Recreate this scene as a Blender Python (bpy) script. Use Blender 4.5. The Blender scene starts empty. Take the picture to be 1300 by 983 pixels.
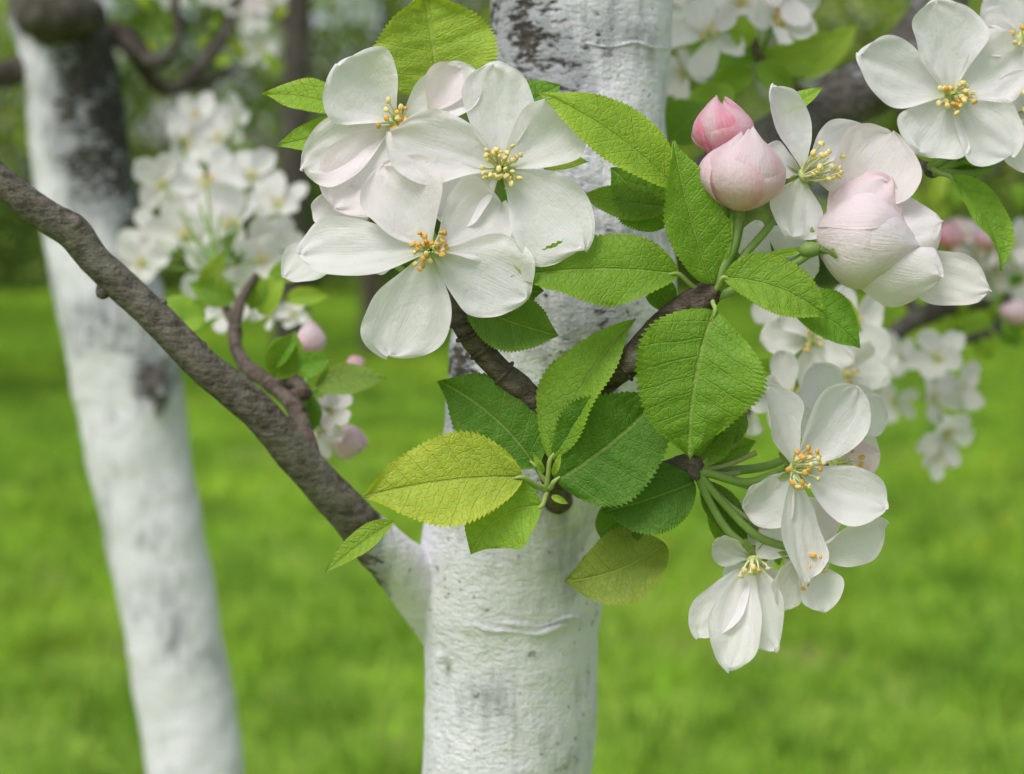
import bpy, math, random
import numpy as np
from mathutils import noise, Vector
rng=np.random.default_rng(7); random.seed(7)
scene=bpy.context.scene
CAMH=1.2; FL=2080.0; D0=0.42; K=D0/FL
def F(x,y,d): return np.array([(x-650)/FL*d, d, CAMH-(y-250)/FL*d])
def H(x,y,o=0.0): return F(x,y,D0-o*K)
def nrmz(v):
    v=np.asarray(v,float); n=np.linalg.norm(v,axis=-1,keepdims=True); return v/np.maximum(n,1e-12)
# ---------------------------------------------------------------- mesh builder
class MB:
    def __init__(s): s.v=[];s.f=[];s.u=[];s.c=[];s.n=0
    def grid(s,P,uv=None,col=(1,1,1),closed=False):
        n,m=P.shape[:2]
        idx=np.arange(n*m).reshape(n,m)+s.n
        if closed:
            idx=np.concatenate([idx,idx[:,:1]],1)
        a=idx[:-1,:-1];b=idx[1:,:-1];c=idx[1:,1:];d=idx[:-1,1:]
        s.f.append(np.stack([a,d,c,b],-1).reshape(-1,4))
        s.v.append(P.reshape(-1,3))
        s.u.append(np.zeros((n*m,3)) if uv is None else uv.reshape(-1,3))
        col=np.asarray(col,float)
        s.c.append(np.broadcast_to(col,(n,m,3)).reshape(-1,3) if col.ndim<3 else col.reshape(-1,3))
        s.n+=n*m
    def quads(s,P,col,uv=None):   # P (N,4,3)
        N=len(P)
        s.f.append(np.arange(N*4).reshape(N,4)+s.n)
        s.v.append(P.reshape(-1,3))
        s.u.append(np.zeros((N*4,3)) if uv is None else uv.reshape(-1,3))
        s.c.append(np.repeat(col,4,0)); s.n+=N*4
    def build(s,name,mat,parent=None):
        V=np.concatenate(s.v);Fc=np.concatenate(s.f);U=np.concatenate(s.u);C=np.concatenate(s.c)
        me=bpy.data.meshes.new(name)
        me.vertices.add(len(V)); me.vertices.foreach_set('co',V.astype(np.float32).ravel())
        me.loops.add(Fc.size); me.loops.foreach_set('vertex_index',Fc.astype(np.int32).ravel())
        me.polygons.add(len(Fc)); me.polygons.foreach_set('loop_start',np.arange(0,Fc.size,4,dtype=np.int32))
        me.polygons.foreach_set('use_smooth',np.ones(len(Fc),bool))
        me.update(calc_edges=True)
        a=me.attributes.new('puv','FLOAT_VECTOR','POINT'); a.data.foreach_set('vector',U.astype(np.float32).ravel())
        a=me.attributes.new('tint','FLOAT_COLOR','POINT')
        a.data.foreach_set('color',np.concatenate([C,np.ones((len(C),1))],1).astype(np.float32).ravel())
        me.materials.append(mat)
        ob=bpy.data.objects.new(name,me); scene.collection.objects.link(ob)
        if parent: ob.parent=parent
        return ob
def empty(name):
    e=bpy.data.objects.new(name,None); scene.collection.objects.link(e); e.empty_display_size=.05; return e
# ---------------------------------------------------------------- sheet (petal / leaf)
def prof_petal(s):
    a=0.13+0.87*np.sin(np.pi/2*np.clip(s/0.62,0,1))**1.15
    b=np.sqrt(np.clip(1-(np.clip(s-0.62,0,1)/0.38)**2.2,0,1))
    return a*b
def prof_leaf(s):
    a=np.sin(np.pi*np.clip(s,0,1)**0.82)**0.85
    tip=np.clip((1-s)/0.2,0,1)
    return np.clip(a,0,1)*(0.62+0.38*tip)
def sheet(mb,B,T,w,N,kind='petal',ns=16,nt=11,cup=0.,fold=0.,bow=0.,bend=0.,roll=0.,twist=0.,ruf=0.,col=(0,0,0),seed=0,serr=0.,pucker=0.):
    B=np.asarray(B,float);T=np.asarray(T,float);N=nrmz(N)
    L=np.linalg.norm(T-B)
    u=np.linspace(0,1,ns); s=np.sin(u*np.pi/2)**1.15 if kind=='petal' else u
    tan0=nrmz(T-B); side0=nrmz(np.cross(tan0,N)); N0=np.cross(side0,tan0)
    c=(B+T)/2+N0*bow+side0*bend
    S=s[:,None]
    sp=(1-S)**2*B+2*S*(1-S)*c+S**2*T
    tg=nrmz(2*(1-S)*(c-B)+2*S*(T-c))
    sd=nrmz(np.cross(tg,np.broadcast_to(N0,tg.shape))); nr=np.cross(sd,tg)
    ang=roll+twist*s; ca=np.cos(ang)[:,None];sa=np.sin(ang)[:,None]
    sd,nr=sd*ca+nr*sa, nr*ca-sd*sa
    pr=prof_petal(s) if kind=='petal' else prof_leaf(s)
    half=w/2*pr
    t=np.linspace(-1,1,nt)
    r=np.random.default_rng(seed+11); ph=r.uniform(0,6.28,10)
    Sg,Tg=np.meshgrid(s,t,indexing='ij'); Hg=half[:,None]*np.ones_like(Tg)
    hw=Hg.copy()
    if serr>0:
        saw=((s*32)%1.0); hw=hw*(1+ (serr*(saw-0.5))[:,None]*np.abs(Tg)**6)
        hw=hw*(1+.045*np.sin(9*Sg+ph[6]+np.sign(Tg)))
    lat=hw*Tg
    if kind=='petal':
        lat=lat*(1+0.11*np.sin(3.6*Sg+ph[0]+1.5*np.sign(Tg))*np.abs(Tg)+.035*np.sin(12*Sg+ph[7]+2*np.sign(Tg))*np.abs(Tg)**3)+w*0.05*np.sin(3.4*Sg+ph[5])*Sg
    z=cup*Hg*Tg**2+fold*Hg*np.abs(Tg)
    z=z+ruf*w*(np.sin(7*Sg+ph[1]+1.5*Tg)*np.abs(Tg)**2*0.5*np.sign(Tg+0.2)+0.35*np.sin(3.3*Tg+ph[2])*Sg**2+0.25*np.sin(13*Sg+ph[3])*np.abs(Tg)**3)
    if kind=='petal' and nt>9:
        ed=np.clip(np.maximum(np.abs(Tg),Sg**2),0,1)
        z=z-w*.026*np.exp(-(Tg/.2)**2)*Sg*(1.1-Sg)*2
        z=z+w*.028*ed**4*np.sin(9*Tg+10*Sg+ph[8])+w*.07*r.uniform(-1,1.2)*Sg**4*(1-Tg**2)
        cr=0
        for q_ in range(9):
            fx,fy,pp,am=r.uniform(-14,14),r.uniform(-12,12),r.uniform(0,6.28),r.uniform(.3,1)
            cr=cr+am*np.sin(fx*Tg*pr[:,None]+fy*Sg+pp+.9*np.sin(4*Sg+q_+2*Tg))
        cr=cr+1.2*np.abs(np.sin(5*Tg+ph[4]+2*Sg))
        z=z+w*.0068*cr*np.sqrt(Sg)
    if pucker>0:
        fr=(Sg*8.5-np.abs(Tg)*pr[:,None]*1.5)%1.0; tri=np.abs(fr-0.5)*2
        z=z-pucker*w*tri**3*(np.minimum(1,np.abs(Tg)*4))*np.clip(1.1-np.abs(Tg),0,1)
        z=z-pucker*w*1.3*np.exp(-(np.abs(Tg)*pr[:,None]/0.09)**2)
        z=z+pucker*w*0.6*np.sin(Sg*31+ph[4]+Tg*9)*np.sin(Tg*12+ph[0])+pucker*w*2.2*np.sin(Sg*11+ph[2])*np.abs(Tg)**2*np.sin(ph[3]+3*Tg)
    P=sp[:,None,:]+sd[:,None,:]*lat[...,None]+nr[:,None,:]*z[...,None]
    if kind=='petal': # soft notch + irregular rim
        e=np.clip((Sg-0.6)/0.4,0,1)**2
        nt_=L*e*(0.045*np.exp(-(Tg/0.45)**2)*r.uniform(-.3,1.)+.016*np.sin(5*Tg+ph[9])+.008*np.sin(13*Tg+ph[2])+.03*r.uniform(-1,1)*Tg)
        P=P-tg[:,None,:]*nt_[...,None]
    uv=np.stack([Tg,Sg,np.broadcast_to(pr[:,None],Tg.shape)],-1)
    if callable(col): cc=col(Sg,Tg)
    else: cc=col
    mb.grid(P,uv,cc)
def pinkf(p0,p1,seed=0):
    r=np.random.default_rng(seed); a=r.uniform(0,6)
    def f(S,T):
        v=p0+p1*(np.abs(T)**2*0.5+S**2*0.3+0.4*(1-S)**2*np.abs(np.sin(2*T+a)))
        v=np.clip(v,0,1); g=np.exp(-(S/0.13)**2)
        return np.stack([v,g,np.zeros_like(v)],-1)
    return f
# ---------------------------------------------------------------- tubes
def catmull(pts,n):
    pts=np.asarray(pts,float); m=len(pts)
    if m==2: return np.linspace(0,1,n)[:,None]*(pts[1]-pts[0])+pts[0]
    e=np.vstack([2*pts[0]-pts[1],pts,2*pts[-1]-pts[-2]])
    u=np.linspace(0,m-1-1e-9,n); i=u.astype(int); t=(u-i)[:,None]
    p0,p1,p2,p3=e[i],e[i+1],e[i+2],e[i+3]
    return 0.5*((2*p1)+(-p0+p2)*t+(2*p0-5*p1+4*p2-p3)*t*t+(-p0+3*p1-3*p2+p3)*t**3)
def tube(mb,pts,rad,seg=10,n=24,nz=0.,nsc=40.,knob=0.,col=(1,1,1),cap=True,colf=None,seed=0):
    pts=np.asarray(pts,float)
    d=np.column_stack([pts,np.asarray(rad,float)])
    q=catmull(d,n); C=q[:,:3];R=np.maximum(q[:,3],1e-5)
    tg=nrmz(np.gradient(C,axis=0))
    ref=np.array([0.,-1,0.]) if abs(tg[0][1])<0.9 else np.array([1.,0,0])
    a=np.zeros_like(C); a[0]=nrmz(np.cross(tg[0],ref))
    for i in range(1,n):
        v=a[i-1]-tg[i]*np.dot(a[i-1],tg[i]); a[i]=nrmz(v)
    b=np.cross(tg,a)
    th=np.linspace(0,2*np.pi,seg,endpoint=False)
    dirs=a[:,None,:]*np.cos(th)[None,:,None]+b[:,None,:]*np.sin(th)[None,:,None]
    P=C[:,None,:]+dirs*R[:,None,None]
    if nz>0:
        Rr=np.ones(P.shape[:2])
        for i in range(n):
            k=noise.noise(Vector(C[i])*nsc*0.6+Vector((9.1,seed,0)))
            for j in range(seg):
                p=Vector(P[i,j])*nsc+Vector((seed*3.1,0,0))
                v=noise.noise(p)*0.7+noise.noise(p*2.3)*0.35+noise.noise(p*5.1)*0.18
                Rr[i,j]=1+nz*v+knob*max(0,k)
        P=C[:,None,:]+dirs*(R[:,None]*Rr)[...,None]
    if cap:
        P=np.concatenate([C[None,:1]*np.ones((1,seg,1)),P,C[None,-1:]*np.ones((1,seg,1))],0)
    cc=colf(P) if colf else col
    mb.grid(P,None,cc,closed=True)
def blob(mb,C,ax,r,l,col=(1,1,1),n=6,m=6):
    ax=nrmz(ax); a=nrmz(np.cross(ax,[0.3,0.9,0.2])); b=np.cross(ax,a)
    ph=np.linspace(0,np.pi,n); th=np.linspace(0,2*np.pi,m,endpoint=False)
    P=C+ (-np.cos(ph)*l)[:,None,None]*ax+ (np.sin(ph)*r)[:,None,None]*(a*np.cos(th)[None,:,None]+b*np.sin(th)[None,:,None])
    mb.grid(P,None,col,closed=True)
# ---------------------------------------------------------------- materials
def mat_base(name):
    m=bpy.data.materials.new(name); m.use_nodes=True; nt=m.node_tree; nt.nodes.clear()
    out=nt.nodes.new('ShaderNodeOutputMaterial'); return m,nt,out
def nd(nt,t,**kw):
    n=nt.nodes.new(t)
    for k,v in kw.items(): setattr(n,k,v)
    return n
def mth(nt,op,a,b=None,c=None,clamp=False):
    n=nt.nodes.new('ShaderNodeMath'); n.operation=op; n.use_clamp=clamp
    for i,x in enumerate((a,b,c)):
        if x is None: continue
        if isinstance(x,(int,float)): n.inputs[i].default_value=x
        else: nt.links.new(x,n.inputs[i])
    return n.outputs[0]
def mixc(nt,f,a,b,mode='MIX'):
    n=nt.nodes.new('ShaderNodeMix'); n.data_type='RGBA'; n.blend_type=mode
    for sck,x in ((n.inputs[0],f),(n.inputs[6],a),(n.inputs[7],b)):
        if isinstance(x,(int,float)): sck.default_value=x
        elif isinstance(x,tuple): sck.default_value=(x[0],x[1],x[2],1)
        else: nt.links.new(x,sck)
    return n.outputs[2]
def attr(nt,name): return nd(nt,'ShaderNodeAttribute',attribute_name=name)
def ntex(nt,vec,scale,detail=3,rough=.55,dist=0.):
    n=nd(nt,'ShaderNodeTexNoise'); n.inputs['Scale'].default_value=scale;n.inputs['Detail'].default_value=detail
    n.inputs['Roughness'].default_value=rough; n.inputs['Distortion'].default_value=dist
    if vec is not None: nt.links.new(vec,n.inputs['Vector'])
    return n.outputs['Fac']
def ramp(nt,fac,a,b):
    n=nd(nt,'ShaderNodeMapRange',interpolation_type='SMOOTHSTEP'); n.inputs[1].default_value=a;n.inputs[2].default_value=b
    nt.links.new(fac,n.inputs[0]); return n.outputs[0]
def finish(nt,out,col,rough,bump=None,bstr=.3,bdist=.001,trans=0.,tcol=None,spec=.5,sheen=0.):
    p=nd(nt,'ShaderNodeBsdfPrincipled'); p.inputs['Specular IOR Level'].default_value=spec
    if isinstance(col,tuple): p.inputs['Base Color'].default_value=(*col,1)
    else: nt.links.new(col,p.inputs['Base Color'])
    if isinstance(rough,float): p.inputs['Roughness'].default_value=rough
    else: nt.links.new(rough,p.inputs['Roughness'])
    if bump is not None:
        b=nd(nt,'ShaderNodeBump'); b.inputs['Strength'].default_value=bstr; b.inputs['Distance'].default_value=bdist
        nt.links.new(bump,b.inputs['Height']); nt.links.new(b.outputs[0],p.inputs['Normal'])
    sh=p.outputs[0]
    if trans>0:
        t=nd(nt,'ShaderNodeBsdfTranslucent')
        if tcol is None: tcol=col
        if isinstance(tcol,tuple): t.inputs[0].default_value=(*tcol,1)
        else: nt.links.new(tcol,t.inputs[0])
        mx=nd(nt,'ShaderNodeMixShader'); mx.inputs[0].default_value=trans
        nt.links.new(sh,mx.inputs[1]); nt.links.new(t.outputs[0],mx.inputs[2]); sh=mx.outputs[0]
    nt.links.new(sh,out.inputs[0])
# petals
def m_petal():
    m,nt,out=mat_base('petal'); at=attr(nt,'tint'); uv=attr(nt,'puv'); geo=nd(nt,'ShaderNodeNewGeometry')
    sep=nd(nt,'ShaderNodeSeparateColor'); nt.links.new(at.outputs['Color'],sep.inputs[0])
    mp=nd(nt,'ShaderNodeMapping'); mp.inputs['Scale'].default_value=(13,1.1,0); nt.links.new(uv.outputs['Vector'],mp.inputs[0])
    vein=ntex(nt,mp.outputs[0],2.2,4,.6,.3)
    blot=ntex(nt,geo.outputs['Position'],170,3)
    crk=ntex(nt,geo.outputs['Position'],420,4,.6,.8)
    pk=mth(nt,'MULTIPLY',sep.outputs[0],mth(nt,'ADD',mth(nt,'MULTIPLY',vein,1.2),mth(nt,'MULTIPLY',blot,.9)))
    pk=mth(nt,'MULTIPLY',pk,1.0,clamp=True)
    c=mixc(nt,pk,(.95,.928,.95),(.88,.33,.47))
    c=mixc(nt,mth(nt,'MULTIPLY',sep.outputs[1],.6),c,(.70,.78,.42))
    vv=mth(nt,'MULTIPLY',mth(nt,'SUBTRACT',vein,.48,clamp=True),.42)
    c=mixc(nt,vv,c,(.72,.69,.75))
    hg=mth(nt,'ADD',mth(nt,'ADD',mth(nt,'MULTIPLY',vein,.8),mth(nt,'MULTIPLY',blot,1.9)),mth(nt,'MULTIPLY',crk,.9))
    finish(nt,out,c,.6,bump=hg,bstr=.65,bdist=.0006,trans=.46,spec=.14)
    return m
def m_leaf():
    m,nt,out=mat_base('leaf'); at=attr(nt,'tint'); uv=attr(nt,'puv'); geo=nd(nt,'ShaderNodeNewGeometry')
    sp=nd(nt,'ShaderNodeSeparateXYZ'); nt.links.new(uv.outputs['Vector'],sp.inputs[0])
    at_=mth(nt,'ABSOLUTE',sp.outputs[0]); tp=mth(nt,'MULTIPLY',at_,sp.outputs[2])
    wob=mth(nt,'MULTIPLY',ntex(nt,geo.outputs['Position'],120,2),.45)
    fr=mth(nt,'FRACT',mth(nt,'ADD',mth(nt,'SUBTRACT',mth(nt,'MULTIPLY',sp.outputs[1],8.5),mth(nt,'MULTIPLY',tp,1.5)),wob))
    tri=mth(nt,'MULTIPLY',mth(nt,'ABSOLUTE',mth(nt,'SUBTRACT',fr,.5)),2.)
    veins=ramp(nt,tri,.85,1.); mid=mth(nt,'SUBTRACT',1.,ramp(nt,tp,.012,.05))
    vm=nd(nt,'ShaderNodeMath',operation='MAXIMUM'); nt.links.new(mth(nt,'MULTIPLY',veins,.5),vm.inputs[0]); nt.links.new(mid,vm.inputs[1])
    big=ntex(nt,geo.outputs['Position'],60,3); fine=nd(nt,'ShaderNodeTexVoronoi',feature='DISTANCE_TO_EDGE'); fine.inputs['Scale'].default_value=620
    nt.links.new(geo.outputs['Position'],fine.inputs['Vector'])
    ret=mth(nt,'SUBTRACT',1.,ramp(nt,fine.outputs['Distance'],.0,.14))
    mid2=ntex(nt,geo.outputs['Position'],420,4,.6,.4)
    c=mixc(nt,mth(nt,'MULTIPLY',ramp(nt,big,.3,.75),.45),at.outputs['Color'],mixc(nt,1.,at.outputs['Color'],(.62,.70,.55),'MULTIPLY'))
    c=mixc(nt,mth(nt,'MULTIPLY',ramp(nt,mid2,.4,.7),.3),c,mixc(nt,1.,at.outputs['Color'],(1.35,1.2,1.1),'MULTIPLY'))
    rim=ramp(nt,at_,.55,1.)
    c=mixc(nt,mth(nt,'MULTIPLY',rim,.35),c,mixc(nt,1.,at.outputs['Color'],(1.5,1.25,1.1),'MULTIPLY'))
    c=mixc(nt,mth(nt,'MULTIPLY',ret,.18),c,mixc(nt,1.,at.outputs['Color'],(1.6,1.45,1.3),'MULTIPLY'))
    c=mixc(nt,mth(nt,'MULTIPLY',vm.outputs[0],.55),c,mixc(nt,.5,at.outputs['Color'],(.45,.55,.18)))
    spots=ramp(nt,ntex(nt,geo.outputs['Position'],300,1),.775,.79)
    c=mixc(nt,mth(nt,'MULTIPLY',spots,.7),c,(.24,.13,.04))
    hgt=mth(nt,'ADD',mth(nt,'ADD',mth(nt,'MULTIPLY',vm.outputs[0],-1.2),mth(nt,'MULTIPLY',ret,-.4)),mth(nt,'MULTIPLY',mid2,1.))
    c2=mixc(nt,geo.outputs['Backfacing'],c,mixc(nt,.35,c,(.30,.40,.22)))
    tc=mixc(nt,1.,c,(1.8,1.6,.6),'MULTIPLY')
    finish(nt,out,c2,mth(nt,'ADD',.42,mth(nt,'MULTIPLY',mid2,.22)),bump=hgt,bstr=.7,bdist=.0005,trans=.33,tcol=tc,spec=.34)
    return m
def m_simple(name,rough=.6,trans=0.,nscale=200,var=.35,spec=.3):
    m,nt,out=mat_base(name); at=attr(nt,'tint'); geo=nd(nt,'ShaderNodeNewGeometry')
    nn=ntex(nt,geo.outputs['Position'],nscale,3)
    c=mixc(nt,mth(nt,'MULTIPLY',nn,var*2),at.outputs['Color'],mixc(nt,1.,at.outputs['Color'],(.45,.45,.4),'MULTIPLY'))
    finish(nt,out,c,rough,bump=nn,bstr=.2,bdist=.0005,trans=trans,spec=spec)
    return m
def m_grassb():
    m,nt,out=mat_base('grass_blade'); at=attr(nt,'tint'); geo=nd(nt,'ShaderNodeNewGeometry')
    a=ntex(nt,geo.outputs['Position'],3.2,5,.7);b=ntex(nt,geo.outputs['Position'],.6,3)
    c=mixc(nt,ramp(nt,a,.40,.62),at.outputs['Color'],mixc(nt,1.,at.outputs['Color'],(.52,.60,.65),'MULTIPLY'))
    c=mixc(nt,mth(nt,'MULTIPLY',ramp(nt,b,.42,.62),.7),c,mixc(nt,1.,at.outputs['Color'],(1.35,1.15,1.1),'MULTIPLY'))
    finish(nt,out,c,.6,trans=.4,spec=.15); return m
def m_bark(name,sc=1.0):
    m,nt,out=mat_base(name); at=attr(nt,'tint'); geo=nd(nt,'ShaderNodeNewGeometry')
    sep=nd(nt,'ShaderNodeSeparateColor'); nt.links.new(at.outputs['Color'],sep.inputs[0])
    mp=nd(nt,'ShaderNodeMapping'); mp.inputs['Scale'].default_value=(1,1,2.2); nt.links.new(geo.outputs['Position'],mp.inputs[0])
    n1=ntex(nt,geo.outputs['Position'],60*sc,5,.62); n2=ntex(nt,mp.outputs[0],240*sc,5,.65); n3=ntex(nt,geo.outputs['Position'],24*sc,4,.6,.5)
    n4=ntex(nt,geo.outputs['Position'],900*sc,3,.6)
    mpv=nd(nt,'ShaderNodeMapping'); mpv.inputs['Scale'].default_value=(1,1,.16); nt.links.new(geo.outputs['Position'],mpv.inputs[0])
    n5=ntex(nt,mpv.outputs[0],210*sc,5,.65)
    bk=mixc(nt,ramp(nt,n2,.3,.7),(.055,.046,.038),(.20,.178,.152))
    bk=mixc(nt,mth(nt,'MULTIPLY',ramp(nt,n1,.42,.7),.6),bk,(.25,.24,.215))
    bk=mixc(nt,mth(nt,'MULTIPLY',ramp(nt,n3,.5,.7),.4),bk,(.14,.15,.09))
    bk=mixc(nt,sep.outputs[1],bk,mixc(nt,1.,bk,(.62,.42,.33),'MULTIPLY'))
    bk=mixc(nt,sep.outputs[2],bk,mixc(nt,1.,bk,(.42,.44,.50),'MULTIPLY'))
    nn=mth(nt,'ADD',mth(nt,'MULTIPLY',mth(nt,'SUBTRACT',n1,.5),1.7),mth(nt,'MULTIPLY',mth(nt,'SUBTRACT',n2,.5),1.7))
    v=mth(nt,'ADD',sep.outputs[0],nn)
    gv=mth(nt,'ADD',sep.outputs[0],mth(nt,'ADD',mth(nt,'MULTIPLY',mth(nt,'SUBTRACT',n5,.5),1.1),mth(nt,'MULTIPLY',mth(nt,'SUBTRACT',n3,.5),1.5)))
    grey=mth(nt,'SUBTRACT',1.,ramp(nt,gv,.50,1.06))
    pt=mixc(nt,mth(nt,'MULTIPLY',grey,.85),(.84,.83,.88),(.34,.345,.385))
    pt=mixc(nt,mth(nt,'MULTIPLY',ramp(nt,n5,.50,.72),.22),pt,(.48,.48,.54))
    pits=ramp(nt,ntex(nt,geo.outputs['Position'],330*sc,2,.5),.68,.74)
    pt=mixc(nt,mth(nt,'MULTIPLY',pits,.6),pt,(.22,.21,.20))
    mk=ramp(nt,v,.34,.56)
    c=mixc(nt,mk,bk,pt)
    hg=mth(nt,'ADD',mth(nt,'ADD',mth(nt,'MULTIPLY',n1,1.6),mth(nt,'MULTIPLY',n2,1.1)),mth(nt,'ADD',mth(nt,'MULTIPLY',n4,.5),mth(nt,'ADD',mth(nt,'MULTIPLY',mk,.3),mth(nt,'MULTIPLY',n5,.7))))
    hg=mth(nt,'SUBTRACT',hg,mth(nt,'MULTIPLY',pits,.5))
    finish(nt,out,c,.9,bump=hg,bstr=.85,bdist=.0017/sc,spec=.12)
    return m
M_pet=m_petal();M_leaf=m_leaf();M_stem=m_simple('stem',.5,.0,400,.25);M_anth=m_simple('stamen',.7,.15,900,.08)
M_bark=m_bark('bark_limewash');M_barkf=m_bark('bark_far',.15);M_fol=m_simple('foliage',.6,.42,1.2,.3,.15);M_grass=m_grassb()
# ---------------------------------------------------------------- botanical pieces
YEL=(.95,.80,.34);ORA=(.90,.52,.12);FIL=(.88,.89,.60);GRN=(.20,.36,.06)
class Bot:
    def __init__(s): s.p=MB();s.l=MB();s.s=MB();s.a=MB();s.b=MB()
    def build(s,par,pre=''):
        for mb,nm,mt in ((s.p,'petals',M_pet),(s.l,'leaves',M_leaf),(s.s,'flower_stems',M_stem),(s.a,'stamens',M_anth),(s.b,'branches',M_bark)):
            if mb.n: mb.build(pre+nm,mt,par)
def stamens(bt,C,N,sc,n=18,ln=36,spread=.75,seed=0,seg=5,oran=.5):
    r=np.random.default_rng(seed+5); N=nrmz(N); a=nrmz(np.cross(N,[.2,.3,.93])); b=np.cross(N,a)
    blob(bt.a,C+N*sc*1,N,11*sc,5*sc,(.60,.68,.24),8,10)
    for i in range(n):
        t=r.uniform(0,6.28); k=spread*math.sqrt(r.uniform(.02,1))
        rad=a*math.cos(t)+b*math.sin(t)
        d=nrmz(N+rad*k); L=ln*sc*r.uniform(.6,1.08)
        p0=C+rad*6*sc*min(1,k+.3); p2=p0+d*L+rad*r.uniform(-3,3)*sc; p1=(p0+p2)/2+rad*3*sc
        tube(bt.a,[p0,p1,p2],[1.5*sc,1.25*sc,.9*sc],seg=seg,n=5,col=FIL,cap=False)
        c=ORA if r.uniform()<oran else YEL
        c=np.array(c)*r.uniform(.9,1.05)
        ax=nrmz(r.normal(size=3)+d*.3)
        blob(bt.a,p2-ax*1.2*sc,ax,2.7*sc,4.6*sc,c,6,7)
        blob(bt.a,p2-ax*1.2*sc+nrmz(np.cross(ax,d))*1.8*sc,ax,2.2*sc,4.2*sc,c*.93,6,7)
    for i in range(5): # styles
        d=nrmz(N+(a*math.cos(i*1.26)+b*math.sin(i*1.26))*.12)
        tube(bt.a,[C,C+d*ln*.8*sc],[1.3*sc,1*sc],seg=5,n=3,col=(.62,.74,.25))
def sepals(bt,C,N,sc,seed=0,ln=30,back=-.5,n=5):
    r=np.random.default_rng(seed+50); N=nrmz(N); a=nrmz(np.cross(N,[.2,.3,.93])); b=np.cross(N,a)
    for i in range(n):
        t=i*1.2566+r.uniform(-.2,.2)+.6; rad=a*math.cos(t)+b*math.sin(t)
        sheet(bt.l,C+rad*3*sc,C+rad*ln*sc*.85+N*ln*back*sc,13*sc,N,'leaf',10,5,cup=.3,bow=3*sc,col=(.24,.35,.09),seed=i)
    blob(bt.s,C-N*9*sc,N,8*sc,12*sc,(.20,.30,.08),8,10)
def flower(bt,C,N,R,seed=0,res=(9,7),opening=.3,pink=.08,sc=None,nst=10,ang0=None,stem=None):
    r=np.random.default_rng(seed); N=nrmz(N); a=nrmz(np.cross(N,[.2,.3,.93])); b=np.cross(N,a)
    sc=sc or R/130.; a0=r.uniform(0,6.28) if ang0 is None else ang0
    for i in range(5):
        t=a0+i*1.2566+r.uniform(-.2,.2); rad=a*math.cos(t)+b*math.sin(t); o=opening+r.uniform(-.4,.35)
        L=R*r.uniform(.85,1.1)
        T=C+rad*L*math.cos(o)+N*L*math.sin(o)+N*(.04*R*(i%2))
        sheet(bt.p,C+rad*.06*R,T,L*r.uniform(.58,.82),N-rad*.5*o,'petal',res[0],res[1],cup=r.uniform(.1,.6),bow=-R*r.uniform(-.06,.16),roll=r.uniform(-.4,.4),ruf=.07,col=pinkf(pink*r.uniform(.2,1.5),pink,seed+i),seed=seed*7+i)
    if nst: stamens(bt,C,N,sc*1.1,nst,36,.8,seed,4,.35)
    sepals(bt,C-N*2*sc,N,sc,seed)
    if stem is not None:
        m=(C-N*14*sc+np.asarray(stem))/2-N*10*sc
        tube(bt.s,[C-N*14*sc,m,stem],[4*sc,3.6*sc,4.6*sc],6,8,col=GRN)
def heroflower(bt,c,N,petals,seed,nst=20,ln=36,spread=.75,oran=.4,stem=None,sc=1.0,pink=.012):
    C=H(*c); k=K*(C[1]/D0)
    Nn=nrmz([N[0],-1,N[1]])
    for i,p in enumerate(petals):
        tx,ty,to,w=p[:4]; ex=p[4] if len(p)>4 else {}
        T=H(tx,ty,to); B=C+nrmz(T-C)*6*k-Nn*1*k*(i%3)
        pk=ex.get('pink',pink); pn=ex.get('n',N)
        sheet(bt.p,B,T,w*k,[pn[0],-1,pn[1]],'petal',44,37,cup=ex.get('cup',.28),bow=ex.get('bow',-9)*k,roll=ex.get('roll',0),twist=ex.get('tw',0),
              bend=ex.get('bend',0)*k,ruf=ex.get('ruf',.075),col=pinkf(pk,pk*1.2,seed+i),seed=seed*13+i)
    if nst: stamens(bt,C,Nn,k*sc,nst,ln,spread,seed,6,oran)
    sepals(bt,C-Nn*3*k,Nn,k,seed)
    if stem:
        pts=[C-Nn*14*k]+[H(*q) for q in stem]
        tube(bt.s,pts,[5.2*k]*(len(pts)-1)+[6.5*k],10,18,col=(.24,.38,.09),nz=.06,nsc=300)
def bud(bt,c,ax,R,L,pink,seed,open_=0.,res=(26,19),kk=None):
    C=H(*c) if kk is None else c; k=K if kk is None else kk
    ax=nrmz([ax[0],-ax[2] if len(ax)>2 else 0,ax[1]]); a=nrmz(np.cross(ax,[.1,.95,.2])); b=np.cross(ax,a)
    base=C-ax*L/2*k; r=np.random.default_rng(seed)
    for i in range(5):
        a0=i*1.2566*2+r.uniform(-.15,.15)+seed
        S,T=np.meshgrid(np.linspace(0.0,1,res[0]),np.linspace(-1,1,res[1]),indexing='ij')
        wp=np.sin(np.pi*np.clip(S,0,1)**.8)**.45*.35+.75-.25*S**4
        az=a0+T*1.18*wp
        rr=R*k*(np.sin(np.pi*np.clip(S*(.93-.05*open_)+.03,0,1)**.95)**.72)*(1+.09*(T+1)/2+.03*i+.04*np.sin(5*S+i)*np.abs(T)**2-.01+.012*np.sin(9*T+i)*S)
        zz=L*k*(S*(1.0-.04*i)-.09*np.abs(T)**2.5*S+.02*np.sin(6*T+i)*S**3)
        P=base+ax*zz[...,None]+(a*np.cos(az)[...,None]+b*np.sin(az)[...,None])*rr[...,None]
        v=pink*(.36+.7*np.abs(T)**1.5*(.5+.5*np.sin(a0+S*3))+.35*(1-S)**2+.35*np.sin(3*T+i)**2)
        bt.p.grid(P,np.stack([T,S,wp],-1),np.stack([np.clip(v,0,1),0*v,0*v],-1))
    sepals(bt,base+ax*2*k,ax,k*R/42,seed,34,.75)
    return base-ax*8*k
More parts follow.
